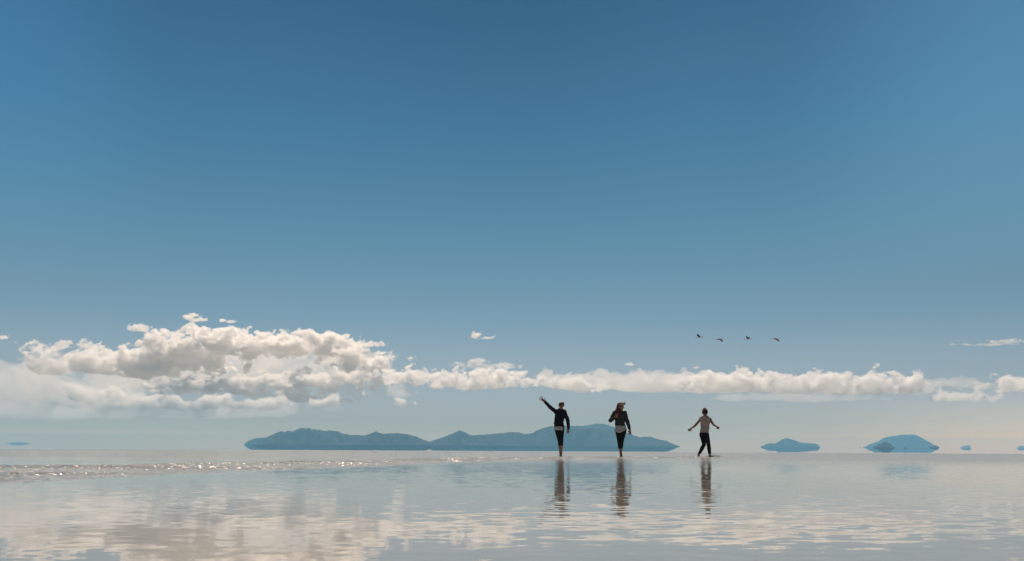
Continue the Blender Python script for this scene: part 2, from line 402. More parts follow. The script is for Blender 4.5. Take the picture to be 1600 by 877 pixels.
def even_mat(density):
    if density not in CLOUD_MATS: CLOUD_MATS[density] = volume_mat('thin vapour', (0.998, 0.993, 0.985), density, 0.5)
    return CLOUD_MATS[density]
STEP_RATE = 0.13
def cloud(label, lumps, Y, vox, seed, density=0.013, amp=0.55, wl=650, depth=1.6, group='clouds low over the horizon', flat=0.75, kind=None, billow=0.5, specks=700, puff=None, thin=0.40):
    """lumps: (photo x, photo y, half width, half height) in pixels at depth Y"""
    s = Y / F; rnd = random.Random(seed)
    P = []
    for (px, py, rx, rz) in lumps:
        ry = min(rx, rz * depth) * s
        c = at(px, py, Y + rnd.uniform(-0.5, 0.5) * rz * s * depth)
        P.append((c, rx * s, ry, rz * s))
    pad = max(p[3] for p in P) * 0.9 + 4 * vox
    lo = np.array([min(p[0].x - p[1] for p in P) - pad, min(p[0].y - p[2] for p in P) - pad, min(p[0].z - p[3] for p in P) - pad])
    hi = np.array([max(p[0].x + p[1] for p in P) + pad, max(p[0].y + p[2] for p in P) + pad, max(p[0].z + p[3] for p in P) + pad])
    step = np.array([vox, vox * 1.6, vox])
    n = np.ceil((hi - lo) / step).astype(int) + 1
    n = n + (n % 2)
    x, y, z = [(lo[i] + step[i] * np.arange(n[i])).astype(np.float32) for i in range(3)]
    f = np.full(n, -1e3, np.float32)
    for c, rx, ry, rz in P:
        zz = z - c.z
        zz = np.where(zz < 0, zz / (rz * flat), zz / rz)
        d = np.sqrt((((x - c.x) / rx) ** 2)[:, None, None] + (((y - c.y) / ry) ** 2)[None, :, None] + (zz ** 2)[None, None, :])
        g = (1 - d) * rz
        k = rz * 0.35
        h = np.clip(0.5 + 0.5 * (g - f) / k, 0, 1)
        f = f * (1 - h) + g * h + k * h * (1 - h)
    L = float(np.median([p[3] for p in P]))
    bands = [b for b in (wl, wl / 2, wl / 4, wl / 8, wl / 16) if b > vox * 2.2]
    ns = band_noise(tuple(n), (step[0] / 1.35, step[1] / 1.35, step[2]), bands, seed)
    zlow = min(p[0].z - p[3] * flat for p in P); zmid = float(np.median([p[0].z for p in P]))
    calm = (0.35 + 0.65 * np.clip((z - zlow) / max(zmid - zlow, 1), 0, 1)).astype(np.float32)[None, None, :]
    a = amp * L
    for i, g in enumerate(ns):
        f += a * calm * ((1 - billow) * 0.6 * g + billow * (np.abs(g) - 0.8)) if i else a * 0.6 * calm * g
        a *= 0.66
    f[0] = f[-1] = -1; f[:, 0] = f[:, -1] = -1; f[:, :, 0] = f[:, :, -1] = -1
    v, q = surface_nets(f, lo, step)
    v, q = drop_specks(v, q, specks)
    o = mesh_object('cloud', v, q, cloud_mat(density, puff or wl * 0.8, thin + 0.01, thin + 0.14) if density >= 0.004 else even_mat(density))
    tag(o, label, 'cloud', group, kind)
    print('cloud', label[:30], len(v))
    return o

# the big bank on the left
cloud('tall billowing top of the large cloud bank on the left', [(205, 564, 40, 18), (255, 548, 36, 24), (300, 546, 46, 25), (350, 542, 46, 22), (400, 540, 46, 20), (440, 545, 42, 18), (492, 540, 30, 17), (530, 548, 42, 18), (575, 572, 45, 15), (612, 575, 30, 8), (300, 572, 70, 12), (235, 580, 60, 15)], 23500, 16, 1, density=0.020, amp=0.55, wl=620, puff=430, thin=0.39)
cloud('lower shelf of the large cloud bank on the left', [(560, 594, 56, 13), (500, 596, 60, 15), (430, 600, 70, 13), (360, 600, 70, 14), (300, 606, 60, 12), (470, 620, 60, 9), (510, 626, 28, 5)], 22300, 17, 2, density=0.015, amp=0.6, wl=540, puff=400, thin=0.40)
cloud('long flat dark base under the left cloud bank', [(400, 634, 90, 8), (310, 632, 90, 10), (230, 626, 90, 12), (150, 620, 80, 13), (440, 629, 70, 6)], 21300, 19, 3, flat=0.9, thin=0.37, density=0.011, wl=700)
cloud('ragged cloud joining the left bank to the photo edge', [(110, 565, 45, 14), (150, 572, 50, 18), (85, 575, 40, 14), (60, 562, 18, 8)], 23500, 17, 4, amp=0.5, thin=0.38)
cloud('flat cloudlet above the ragged left cloud', [(95, 541, 42, 6), (135, 543, 30, 6), (60, 543, 22, 8)], 23500, 14, 5, density=0.010, wl=500, specks=80)
cloud('soft grey veil of rain under the left end of the clouds', [(-40, 600, 120, 30), (60, 605, 110, 34), (150, 615, 100, 28), (-20, 640, 90, 26), (70, 648, 70, 14), (-60, 580, 90, 14)], 27000, 40, 6, density=0.0010, amp=0.4, billow=0.1, wl=1600)
# the low banks in the middle and on the right
cloud('thin haze of vapour hanging under the left cloud bank', [(120, 645, 170, 14), (280, 644, 160, 14), (420, 640, 110, 9), (560, 612, 70, 10)], 23000, 40, 19, density=0.0012, amp=0.35, billow=0.1, wl=1200)
cloud('cloud with puffy crown left of the tallest walker', [(655, 592, 26, 11), (690, 597, 30, 12), (725, 598, 36, 14), (765, 595, 36, 16), (795, 597, 28, 13)], 23000, 14, 7, wl=380, amp=0.55, thin=0.38)
cloud('thin streak of cloud above the puffy middle cloud', [(735, 571, 26, 5), (775, 573, 38, 5), (760, 566, 20, 3)], 23500, 12, 8, density=0.006, wl=450, specks=80)
cloud('wedge of cloud just above the raised hand', [(858, 597, 20, 8), (885, 602, 30, 10), (915, 608, 32, 9)], 22500, 13, 9, wl=500)
cloud('smooth pale veil cloud over the middle walker', [(925, 598, 66, 11), (975, 600, 80, 15), (1040, 602, 80, 15), (1100, 602, 60, 16)], 23500, 26, 10, density=0.0034, amp=0.4, billow=0.2, wl=900)
_r = random.Random(21)
heads = [(x + _r.uniform(-6, 6), 597 + _r.uniform(-5, 5) + 0.013 * (x - 1090), _r.uniform(13, 22), _r.uniform(8, 16)) for x in range(1090, 1446, 19)]
cloud('long row of cauliflower heads in the right cloud bank', heads + [(1150, 605, 90, 11), (1270, 607, 100, 11), (1370, 610, 80, 9)], 23000, 15, 11, wl=380, amp=0.45, thin=0.37, density=0.014)
cloud('faint soft tail of the right cloud bank', [(1430, 608, 40, 12), (1480, 600, 60, 9), (1250, 622, 160, 8)], 24000, 26, 12, density=0.0016, amp=0.4, billow=0.1, wl=900)
cloud('small rounded cloud below the right end of the bank', [(1480, 621, 20, 9), (1500, 618, 22, 10), (1528, 624, 20, 7)], 22500, 13, 13, wl=450, density=0.009)
cloud('cloud cut by the right edge of the photo', [(1550, 606, 24, 9), (1585, 602, 34, 12), (1630, 600, 40, 14), (1680, 603, 40, 12)], 23000, 15, 14, wl=550, density=0.010)
cloud('lower of two cirrus streaks at the right', [(1500, 538.5, 24, 1.6), (1535, 539.5, 30, 1.8)], 25000, 9, 15, density=0.004, wl=300, amp=0.4, depth=4, specks=80)
cloud('upper of two cirrus streaks at the right edge', [(1570, 534, 26, 3.0), (1605, 533, 30, 3.4), (1575, 538, 24, 1.6)], 25000, 9, 16, density=0.004, wl=300, amp=0.4, depth=4, specks=80)
cloud('pale hazy body filling the middle of the left cloud bank', [(300, 585, 110, 34), (410, 575, 120, 36), (510, 580, 90, 28), (210, 585, 90, 26)], 25500, 36, 17, density=0.0008, amp=0.4, billow=0.2, wl=900)
# lone puffs
PUFFS = [('oval cloudlet above the left bank, lower of the pair', [(213, 513.5, 9, 4.5), (222, 514.5, 11, 4)]),
         ('pointed cloudlet highest above the left bank', [(298, 497, 9, 4.5), (308, 500.5, 10, 3)]),
         ('broken wisp right of the highest cloudlet', [(347, 501, 5, 2.6), (358, 503, 7, 1.8)]),
         ('cloudlet cut by the left photo edge', [(-2, 527.5, 14, 3.2)]),
         ('comma-shaped lone cloudlet in the middle of the sky', [(744, 524, 5.5, 4), (757, 528.5, 10, 1.6)]),
         ('cloudlet just off the right shoulder of the left bank', [(574, 539, 8, 4)]),
         ('small ragged puff under the right end of the left bank', [(625, 628, 7, 5), (629, 632.5, 6, 3)]),
         ('tiny wisp right of the small ragged puff', [(650, 630, 3, 3)]),
         ('tiny bright puff above the middle walker', [(983, 569.5, 5, 2), (988, 570.5, 4, 1.2)]),
         ('speck of cloud above the long right bank', [(1087, 574.5, 4, 1.6)]),
         ('dot of cloud below the edge of the small rounded cloud', [(1554, 627, 3, 2)]),
         ('faint puff at the pointed end of the lower shelf', [(545, 627, 5, 2.6)])]
for i, (lab, l) in enumerate(PUFFS):
    cloud(lab, [(x, y, rx * 1.2, rz * 1.25) for x, y, rx, rz in l], 23000, 7, 40 + i, density=0.014, wl=160, amp=0.45, thin=0.30, depth=1.5, group='lone small clouds', specks=60)

# ------------------------------------------------------------------ people, flamingos, splash
class Field:
    """a solid grown from capsules and ellipsoids that melt into each other"""
    def __init__(self, lo, hi, h):
        self.lo = np.array(lo, float); self.h = h
        self.n = np.ceil((np.array(hi, float) - self.lo) / h).astype(int) + 1
        self.ax = [(self.lo[i] + h * np.arange(self.n[i])).astype(np.float32) for i in range(3)]
        self.f = np.full(self.n, -0.05, np.float32)
    def _box(self, lo, hi):
        i0 = np.clip(np.floor((lo - self.lo) / self.h).astype(int), 0, self.n - 1)
        i1 = np.clip(np.ceil((hi - self.lo) / self.h).astype(int) + 1, 1, self.n)
        sl_ = tuple(slice(a, b) for a, b in zip(i0, i1))
        g = np.meshgrid(*[self.ax[k][sl_[k]] for k in range(3)], indexing='ij', sparse=True)
        return sl_, g
    def _add(self, sl_, g, k):
        f = self.f[sl_]; h = np.clip(0.5 + 0.5 * (g - f) / k, 0, 1)
        self.f[sl_] = f * (1 - h) + g * h + k * h * (1 - h)
    def cap(self, a, b, ra, rb, k=0.02, flat=1.0):
        a, b = np.array(a, float), np.array(b, float); r = max(ra, rb) + k + 0.03
        sl_, (x, y, z) = self._box(np.minimum(a, b) - r, np.maximum(a, b) + r)
        d = b - a; L = max(float(d @ d), 1e-9)
        t = np.clip(((x - a[0]) * d[0] + (y - a[1]) * d[1] + (z - a[2]) * d[2]) / L, 0, 1)
        dd = np.sqrt((x - a[0] - t * d[0]) ** 2 + ((y - a[1] - t * d[1]) / flat) ** 2 + (z - a[2] - t * d[2]) ** 2)
        self._add(sl_, ra + (rb - ra) * t - dd, k); return self
    def ell(self, c, r, k=0.02):
        c, r = np.array(c, float), np.array(r, float)
        sl_, (x, y, z) = self._box(c - r - k - 0.03, c + r + k + 0.03)
        self._add(sl_, (1 - np.sqrt(((x - c[0]) / r[0]) ** 2 + ((y - c[1]) / r[1]) ** 2 + ((z - c[2]) / r[2]) ** 2)) * r.min(), k); return self
    def cut(self, p, n):                 # keep the side the normal points to
        n = np.array(n, float); n /= np.linalg.norm(n)
        x, y, z = np.meshgrid(*self.ax, indexing='ij', sparse=True)
        self.f = np.minimum(self.f, ((x - p[0]) * n[0] + (y - p[1]) * n[1] + (z - p[2]) * n[2]).astype(np.float32)); return self
    def rumple(self, amp, wl, seed):
        ns = band_noise(tuple(self.n), (self.h,) * 3, (wl, wl / 2), seed)
        self.f += amp * (ns[0] + 0.5 * ns[1]); return self
    def mesh(self, name, m, parent=None):
        f = self.f
        f[0] = f[-1] = -1; f[:, 0] = f[:, -1] = -1; f[:, :, 0] = f[:, :, -1] = -1
        v, q = surface_nets(f, self.lo, (self.h,) * 3)
        return mesh_object(name, v, q, m, parent)

SKIN = mat('skin', (0.27, 0.145, 0.09), 0.55, 0.3, var=0.1, scale=8, **{'Subsurface Weight': 0.05})
BLACK = mat('black knit', (0.012, 0.012, 0.015), 0.85, 0.2)
NAVY = mat('dark fleece', (0.014, 0.015, 0.021), 0.9, 0.15)
CHARCOAL = mat('charcoal wool', (0.045, 0.045, 0.046), 0.9, 0.15)
WHITE = mat('white cotton', (0.42, 0.39, 0.39), 0.9, 0.2, var=0.08)
BEIGE = mat('beige jersey', (0.40, 0.32, 0.28), 0.9, 0.2, var=0.1)
BROWN = mat('brown hair', (0.10, 0.055, 0.03), 0.45, 0.5, scale=60)
AUBURN = mat('auburn hair', (0.085, 0.028, 0.012), 0.45, 0.5, scale=60)
GLOW_HAIR = mat('sun-glow hair', (0.38, 0.20, 0.07), 0.4, 0.5, scale=60, **{'Sheen Weight': 0.5})  # orange sun glow on the dark-haired walker's bun, put into the colour
LENS = mat('dark lens', (0.008, 0.008, 0.008), 0.08, 0.5)
TAN = mat('tan felt', (0.34, 0.24, 0.14), 0.85, 0.2)
EYE = mat('eye', (0.03, 0.02, 0.015), 0.2, 0.5)

def lerp(a, b, t): return tuple(x + (y - x) * t for x, y in zip(a, b))
def hand(fd, wrist, tip, thumb, spread, curl):
    """palm, four bent fingers of unequal length and a thumb from the side of the palm"""
    w, t = Vector(wrist), Vector(tip); d = (t - w).normalized(); L = (t - w).length
    th = Vector(thumb).normalized(); side = (th - d * th.dot(d)).normalized(); nrm = d.cross(side).normalized()
    kn = w + d * L * 0.5
    fd.cap(w, w + d * L * 0.25, 0.024, 0.027, 0.01)
    for o in (-0.028, -0.009, 0.010, 0.028):
        fd.cap(w + d * L * 0.12 + side * o * 0.6, kn + side * o, 0.017, 0.0135, 0.008)
    for o, ln in ((0.030, 0.90), (0.011, 1.0), (-0.009, 0.95), (-0.029, 0.78)):
        b = kn + side * o; e = d + side * o * spread
        p1 = b + (e + nrm * curl * 0.4).normalized() * L * 0.27 * ln
        p2 = p1 + (e + nrm * curl).normalized() * L * 0.23 * ln
        fd.cap(b, p1, 0.0105, 0.0098, 0.004); fd.cap(p1, p2, 0.0098, 0.0085, 0.004)
    tb = w + d * L * 0.16 + side * 0.026
    t1 = tb + (d * 0.6 + side).normalized() * L * 0.22; t2 = t1 + (d * 1.2 + side * 0.6).normalized() * L * 0.17
    fd.cap(tb, t1, 0.015, 0.0115, 0.008); fd.cap(t1, t2, 0.0115, 0.009, 0.004)

def head(fd, c, face):
    """skull, jaw, nose, lips, brow and ears; face = direction the face looks"""
    c = Vector(c); f = Vector(face).normalized(); up = Vector((0, 0, 1)); up = (up - f * up.dot(f)).normalized(); s = f.cross(up)
    fd.ell(c - f * 0.008 + up * 0.022, (0.076, 0.088, 0.088), 0.02)
    fd.cap(c + f * 0.02 - up * 0.03, c + f * 0.052 - up * 0.082, 0.058, 0.028, 0.02)
    fd.cap(c + f * 0.083 + up * 0.012, c + f * 0.108 - up * 0.026, 0.008, 0.015, 0.008)
    fd.cap(c + f * 0.078 - up * 0.055 - s * 0.02, c + f * 0.078 - up * 0.055 + s * 0.02, 0.010, 0.010, 0.006)
    fd.cap(c + f * 0.074 + up * 0.03 - s * 0.03, c + f * 0.074 + up * 0.03 + s * 0.03, 0.016, 0.016, 0.01)
    for k in (-1, 1):
        e = c + s * k * 0.079 - f * 0.01; fd.cap(e - up * 0.026, e + up * 0.022, 0.011, 0.016, 0.006)
    return f, up, s

def glasses(parent, c, fr, origin_bounds):
    f, up, s = fr; c = Vector(c)
    fd = Field(*origin_bounds)
    for k in (-1, 1):
        e = c + f * 0.094 + s * k * 0.033 + up * 0.012
        fd.cap(e - s * 0.012, e + s * 0.014, 0.023, 0.022, 0.004, 0.7)
        fd.cap(c + f * 0.088 + s * k * 0.068 + up * 0.018, c + s * k * 0.083 + up * 0.018, 0.007, 0.006, 0.003)
    fd.cap(c + f * 0.1 - s * 0.02 + up * 0.016, c + f * 0.1 + s * 0.02 + up * 0.016, 0.007, 0.007, 0.004)
    return fd.mesh('sunglasses', LENS, parent)

def bounds(c, r, h): c = Vector(c); return (tuple(c - Vector((r, r, r))), tuple(c + Vector((r, r, r))), h)

def body(J, face, lo, hi, hands, build=1.0):
    fd = Field(lo, hi, 0.0065)
    b = build
    fd.cap(J['chest'], J['waist'], 0.150 * b, 0.125 * b, 0.03, 0.66)
    fd.cap(J['waist'], J['pelvis'], 0.125 * b, 0.142 * b, 0.03, 0.75)
    fd.cap(J['shL'], J['shR'], 0.052 * b, 0.052 * b, 0.04)
    fd.cap(J['neck'], lerp(J['neck'], J['head'], 0.75), 0.056 * b, 0.048 * b, 0.03)
    fd.cap(J['chest'], J['neck'], 0.09 * b, 0.06 * b, 0.05, 0.8)
    for s in 'LR':
        fd.cap(J['sh' + s], J['el' + s], 0.050 * b, 0.040 * b, 0.02)
        fd.cap(J['el' + s], lerp(J['el' + s], J['wr' + s], 0.3), 0.040 * b, 0.041 * b, 0.015)
        fd.cap(lerp(J['el' + s], J['wr' + s], 0.3), J['wr' + s], 0.041 * b, 0.026 * b, 0.015)
        hand(fd, J['wr' + s], J['tip' + s], *hands[s])
        fd.cap(J['hip' + s], J['kn' + s], 0.086 * b, 0.056 * b, 0.03)
        fd.cap(J['kn' + s], lerp(J['kn' + s], J['an' + s], 0.35), 0.054 * b, 0.056 * b, 0.02)
        fd.cap(lerp(J['kn' + s], J['an' + s], 0.35), J['an' + s], 0.056 * b, 0.036 * b, 0.02)
        heel = Vector(J['an' + s]); toe = Vector(J['to' + s])
        fd.cap(heel + Vector((0, 0, -0.03)), toe, 0.036, 0.026, 0.02); fd.cap(heel, heel + (heel - toe) * 0.15 + Vector((0, 0, -0.045)), 0.034, 0.030, 0.02)
    fr = head(fd, J['head'], face)
    return fd, fr

def clothes_torso(fd, J, pad, b, sleeves=True, sleeve_end=0.97, k=0.03):
    fd.cap(J['chest'], J['waist'], 0.150 * b + pad, 0.130 * b + pad, k, 0.70)
    fd.cap(J['waist'], J['pelvis'], 0.130 * b + pad, 0.148 * b + pad, k, 0.78)
    fd.cap(J['shL'], J['shR'], 0.055 * b + pad * 0.7, 0.055 * b + pad * 0.7, 0.04)
    fd.cap(J['chest'], J['neck'], 0.10 * b + pad, 0.066 * b + pad * 0.5, 0.05, 0.85)
    if sleeves:
        for s in 'LR':
            e = lerp(J['el' + s], J['wr' + s], sleeve_end)
            fd.cap(J['sh' + s], J['el' + s], 0.055 * b + pad * 0.7, 0.046 * b + pad * 0.7, 0.02)
            fd.cap(J['el' + s], e, 0.046 * b + pad * 0.7, 0.034 * b + pad * 0.6, 0.02)
    return fd
def clothes_legs(fd, J, pad, b):
    fd.cap(J['waist'], J['pelvis'], 0.125 * b + pad, 0.142 * b + pad, 0.03, 0.78)
    for s in 'LR':
        fd.cap(J['hip' + s], J['kn' + s], 0.088 * b + pad, 0.057 * b + pad, 0.03)
        fd.cap(J['kn' + s], lerp(J['kn' + s], J['an' + s], 0.35), 0.056 * b + pad, 0.057 * b + pad, 0.02)
        fd.cap(lerp(J['kn' + s], J['an' + s], 0.35), J['an' + s], 0.057 * b + pad, 0.038 * b + pad, 0.02)
    return fd

def person(fd, px, py, label):
    p = on_water(px, py)
    o = fd.mesh('person', SKIN); o.location = (p.x, p.y, 0)
    tag(o, label, 'person', 'friends walking on the flooded salt flat')
    return o

H = 0.0065
# --- the tall one throwing up an arm
J = dict(head=(0.017, -0.02, 1.625), neck=(0.0, 0.0, 1.49), chest=(-0.03, 0.0, 1.33), waist=(-0.07, 0, 1.07), pelvis=(-0.05, 0, 0.92),
         shL=(-0.165, 0.0, 1.435), elL=(-0.345, -0.06, 1.57), wrL=(-0.505, -0.10, 1.735), tipL=(-0.695, -0.12, 1.885),
         shR=(0.115, 0.0, 1.43), elR=(0.225, 0.02, 1.155), wrR=(0.243, -0.06, 0.885), tipR=(0.222, -0.09, 0.735),
         hipL=(-0.115, 0, 0.87), knL=(-0.035, -0.07, 0.47), anL=(-0.012, 0.04, 0.055), toL=(-0.02, -0.13, 0.0),
         hipR=(0.02, 0, 0.87), knR=(0.012, 0.03, 0.48), anR=(0.022, 0.34, 0.10), toR=(0.02, 0.2, 0.0))
fd, fr = body(J, (-0.15, -1, 0.18), (-0.78, -0.32, -0.06), (0.34, 0.46, 1.98), {'L': ((0.3, 0, 1), 14, -0.25), 'R': ((-1, -0.4, 0), 6, 0.5)}, 1.0)
p1 = person(fd, 876.5, 713.5, 'tallest walker in a black hooded jacket flinging one arm high to the side')
fd = clothes_torso(Field((-0.62, -0.3, 0.86), (0.36, 0.3, 1.85), H), J, 0.018, 1.0, True, 0.97)
fd.cap((-0.06, 0.06, 1.47), (0.08, 0.06, 1.47), 0.05, 0.05, 0.03).rumple(0.0035, 0.11, 3)
zc = 0.93
x_, y_, z_ = np.meshgrid(*fd.ax, indexing='ij', sparse=True)
fd.f = np.where(x_ < 0.17, np.minimum(fd.f, z_ - zc), fd.f)
jk = fd.mesh('jacket', NAVY, p1)
fd = Field((-0.3, -0.25, 0.78), (0.16, 0.25, 1.05), H).cap((-0.07, 0, 1.0), (-0.055, 0, 0.86), 0.150, 0.158, 0.03, 0.90).rumple(0.004, 0.09, 4)
fd.cut((-0.05, 0, 0.835), (0.06, 0, 1)).cut((0, 0, 0.955), (0, 0, -1)).mesh('shirt_hem', WHITE, p1)
fd = clothes_legs(Field((-0.3, -0.25, 0.3), (0.2, 0.35, 1.0), H), J, 0.008, 1.0).cut((0, 0, 0.35), (0, 0, 1)); fd.mesh('leggings', BLACK, p1)
fd = Field(*bounds(J['head'], 0.16, 0.006)); hc = Vector(J['head'])
fd.ell(hc + Vector((0.006, 0.014, 0.036)), (0.089, 0.096, 0.090), 0.01).ell(hc + Vector((0.03, -0.05, 0.085)), (0.06, 0.05, 0.03), 0.02)
fd.cut(hc + Vector((0, -0.05, 0.02)), (0, 1, 0.75)).rumple(0.003, 0.04, 5).mesh('hair', BROWN, p1)
glasses(p1, J['head'], fr, bounds(J['head'], 0.17, 0.0045))

# --- the one holding long hair over a shoulder
J = dict(head=(0.012, -0.02, 1.475), neck=(-0.01, 0.0, 1.345), chest=(-0.015, 0.0, 1.19), waist=(-0.01, 0, 0.98), pelvis=(0.01, 0, 0.83),
         shL=(-0.165, 0.0, 1.295), elL=(-0.295, -0.03, 1.075), wrL=(-0.175, -0.19, 1.15), tipL=(-0.105, -0.22, 1.27),
         shR=(0.135, 0.0, 1.295), elR=(0.218, 0.02, 1.03), wrR=(0.272, -0.05, 0.79), tipR=(0.282, -0.08, 0.66),
         hipL=(-0.07, 0, 0.78), knL=(-0.045, -0.09, 0.455), anL=(0.008, -0.02, 0.06), toL=(0.0, -0.17, 0.0),
         hipR=(0.095, 0, 0.78), knR=(0.03, 0.02, 0.46), anR=(0.04, 0.34, 0.16), toR=(0.04, 0.24, 0.02))
fd, fr = body(J, (0.85, -0.6, -0.05), (-0.42, -0.36, -0.06), (0.40, 0.46, 1.66), {'L': ((1, 0, 0.3), 4, 0.7), 'R': ((-1, -0.4, 0), 5, 0.6)}, 0.93)
p2 = person(fd, 970.0, 714.6, 'middle walker in a charcoal jacket over a long white shirt holding long auburn hair')
fd = clothes_torso(Field((-0.42, -0.3, 0.8), (0.4, 0.25, 1.45), H), J, 0.018, 0.93, True, 0.96).rumple(0.0035, 0.11, 6)
x_, y_, z_ = np.meshgrid(*fd.ax, indexing='ij', sparse=True)
fd.f = np.where(x_ < 0.19, np.minimum(fd.f, z_ - 0.895), fd.f)
fd.mesh('jacket', CHARCOAL, p2)
fd = Field((-0.25, -0.25, 0.62), (0.27, 0.25, 1.0), H).cap((-0.01, 0, 1.0), (0.012, 0, 0.80), 0.140, 0.172, 0.03, 0.90).rumple(0.006, 0.10, 7)
fd.cut((-0.06, 0, 0.70), (-0.45, 0, 1)).cut((-0.06, 0, 0.70), (0.55, 0, 1)).cut((0, 0, 0.92), (0, 0, -1)).mesh('shirt', WHITE, p2)
fd = clothes_legs(Field((-0.25, -0.3, 0.2), (0.28, 0.42, 0.92), H), J, 0.008, 0.93).cut((0, 0, 0.25), (0, 0, 1)); fd.mesh('leggings', BLACK, p2)
hc = Vector(J['head'])
fd = Field((-0.26, -0.24, 1.05), (0.2, 0.2, 1.66), 0.006)
fd.ell(hc + Vector((-0.014, 0.014, 0.032)), (0.092, 0.096, 0.088), 0.01).cut(hc + Vector((0.04, -0.04, 0.02)), (-1, 0.7, 0.9))
for a, b, r0, r1 in (((-0.05, -0.01, 1.47), (-0.10, -0.07, 1.37), 0.052, 0.048), ((-0.10, -0.07, 1.37), (-0.105, -0.12, 1.26), 0.046, 0.042), ((-0.105, -0.12, 1.26), (-0.075, -0.16, 1.14), 0.04, 0.016), ((-0.05, -0.06, 1.40), (-0.03, -0.12, 1.25), 0.024, 0.014)):
    fd.cap(a, b, r0, r1, 0.03, 0.8)
fd.rumple(0.006, 0.05, 8).mesh('hair', AUBURN, p2)
fd = Field(*bounds(hc + Vector((0, 0, 0.09)), 0.19, 0.006))
fd.ell(hc + Vector((0, 0.0, 0.085)), (0.098, 0.102, 0.062), 0.01).cut(hc + Vector((0, 0, 0.062)), (0, 0, 1))
fd.cap(hc + Vector((0.03, -0.03, 0.075)), hc + Vector((0.115, -0.085, 0.09)), 0.055, 0.03, 0.01, 0.9)
fd.f = np.minimum(fd.f, 0.13 + hc.z - np.meshgrid(*fd.ax, indexing='ij', sparse=True)[2])
cap_ = fd.mesh('cap', TAN, p2)
fd = Field(*bounds(hc + Vector((0.09, -0.04, 0.12)), 0.09, 0.004)).cap(hc + Vector((0.085, -0.04, 0.08)), hc + Vector((0.122, -0.05, 0.165)), 0.010, 0.006, 0.003); fd.mesh('feather', BROWN, cap_)
f, up, s_ = fr
for k in (-1, 1):
    Field(*bounds(hc + f * 0.08 + s_ * k * 0.03 + up * 0.012, 0.03, 0.003)).ell(hc + f * 0.08 + s_ * k * 0.03 + up * 0.012, (0.011, 0.011, 0.009), 0.002).mesh('eye', EYE, p2)

# --- the one striding with both arms swung out
J = dict(head=(0.022, -0.02, 1.395), neck=(0.03, 0.0, 1.275), chest=(0.02, 0.0, 1.11), waist=(0.01, 0, 0.90), pelvis=(-0.02, 0, 0.745),
         shL=(-0.105, 0.0, 1.215), elL=(-0.285, 0.05, 1.01), wrL=(-0.435, 0.0, 0.905), tipL=(-0.545, -0.03, 0.83),
         shR=(0.175, 0.0, 1.20), elR=(0.272, -0.10, 1.03), wrR=(0.345, -0.26, 0.965), tipR=(0.385, -0.36, 0.905),
         hipL=(-0.085, 0, 0.70), knL=(-0.035, -0.02, 0.405), anL=(-0.185, 0.17, 0.07), toL=(-0.205, 0.05, 0.0),
         hipR=(0.055, 0, 0.70), knR=(0.085, -0.14, 0.40), anR=(0.122, -0.12, 0.06), toR=(0.142, -0.25, 0.01))
fd, fr = body(J, (0.05, -1, -0.04), (-0.64, -0.46, -0.06), (0.5, 0.32, 1.58), {'L': ((0.2, -0.3, -1), 5, 0.5), 'R': ((-0.4, -0.3, -1), 5, 0.6)}, 0.9)
p3 = person(fd, 1102.2, 714.6, 'walker in a sleeveless beige top striding with both arms swung out')
fd = clothes_torso(Field((-0.25, -0.25, 0.72), (0.3, 0.25, 1.4), H), J, 0.014, 0.9, False)
fd.cap((-0.05, -0.04, 1.265), (0.10, -0.06, 1.25), 0.048, 0.052, 0.03).cap((-0.04, 0.06, 1.27), (0.10, 0.05, 1.27), 0.05, 0.05, 0.03)
fd.cap((0.06, -0.11, 1.22), (0.15, -0.08, 1.15), 0.035, 0.02, 0.03).rumple(0.004, 0.10, 9)
fd.cut((0, 0, 0.78), (0, 0, 1)).mesh('sleeveless_top', BEIGE, p3)
fd = clothes_legs(Field((-0.32, -0.3, 0.06), (0.25, 0.3, 0.86), H), J, 0.008, 0.92).cut((0, 0, 0.105), (0, 0, 1)); fd.mesh('leggings', BLACK, p3)
hc = Vector(J['head'])
fd = Field((-0.13, -0.18, 1.27), (0.18, 0.18, 1.62), 0.006)
fd.ell(hc + Vector((0, 0.012, 0.03)), (0.090, 0.098, 0.088), 0.01).cut(hc + Vector((0, -0.05, 0.03)), (0, 1, 0.8))
fd.rumple(0.003, 0.04, 10).mesh('hair', BROWN, p3)
fd = Field(*bounds(hc + Vector((0, 0.02, 0.14)), 0.11, 0.005)).ell(hc + Vector((-0.005, 0.02, 0.14)), (0.05, 0.05, 0.042), 0.01).cap(hc + Vector((-0.045, 0.01, 0.105)), hc + Vector((0.05, 0.01, 0.105)), 0.03, 0.03, 0.02).rumple(0.006, 0.03, 11)
fd.mesh('hair_bun', GLOW_HAIR, p3)
fd = Field(*bounds(hc, 0.17, 0.005)).ell(hc + Vector((0, 0.0, 0.055)), (0.094, 0.104, 0.06), 0.005)
fd.cut(hc + Vector((0, 0, 0.035)), (0, 0, 1)).cut(hc + Vector((0, 0, 0.085)), (0, 0, -1)).mesh('headband', BLACK, p3)
glasses(p3, J['head'], fr, bounds(J['head'], 0.17, 0.0045))

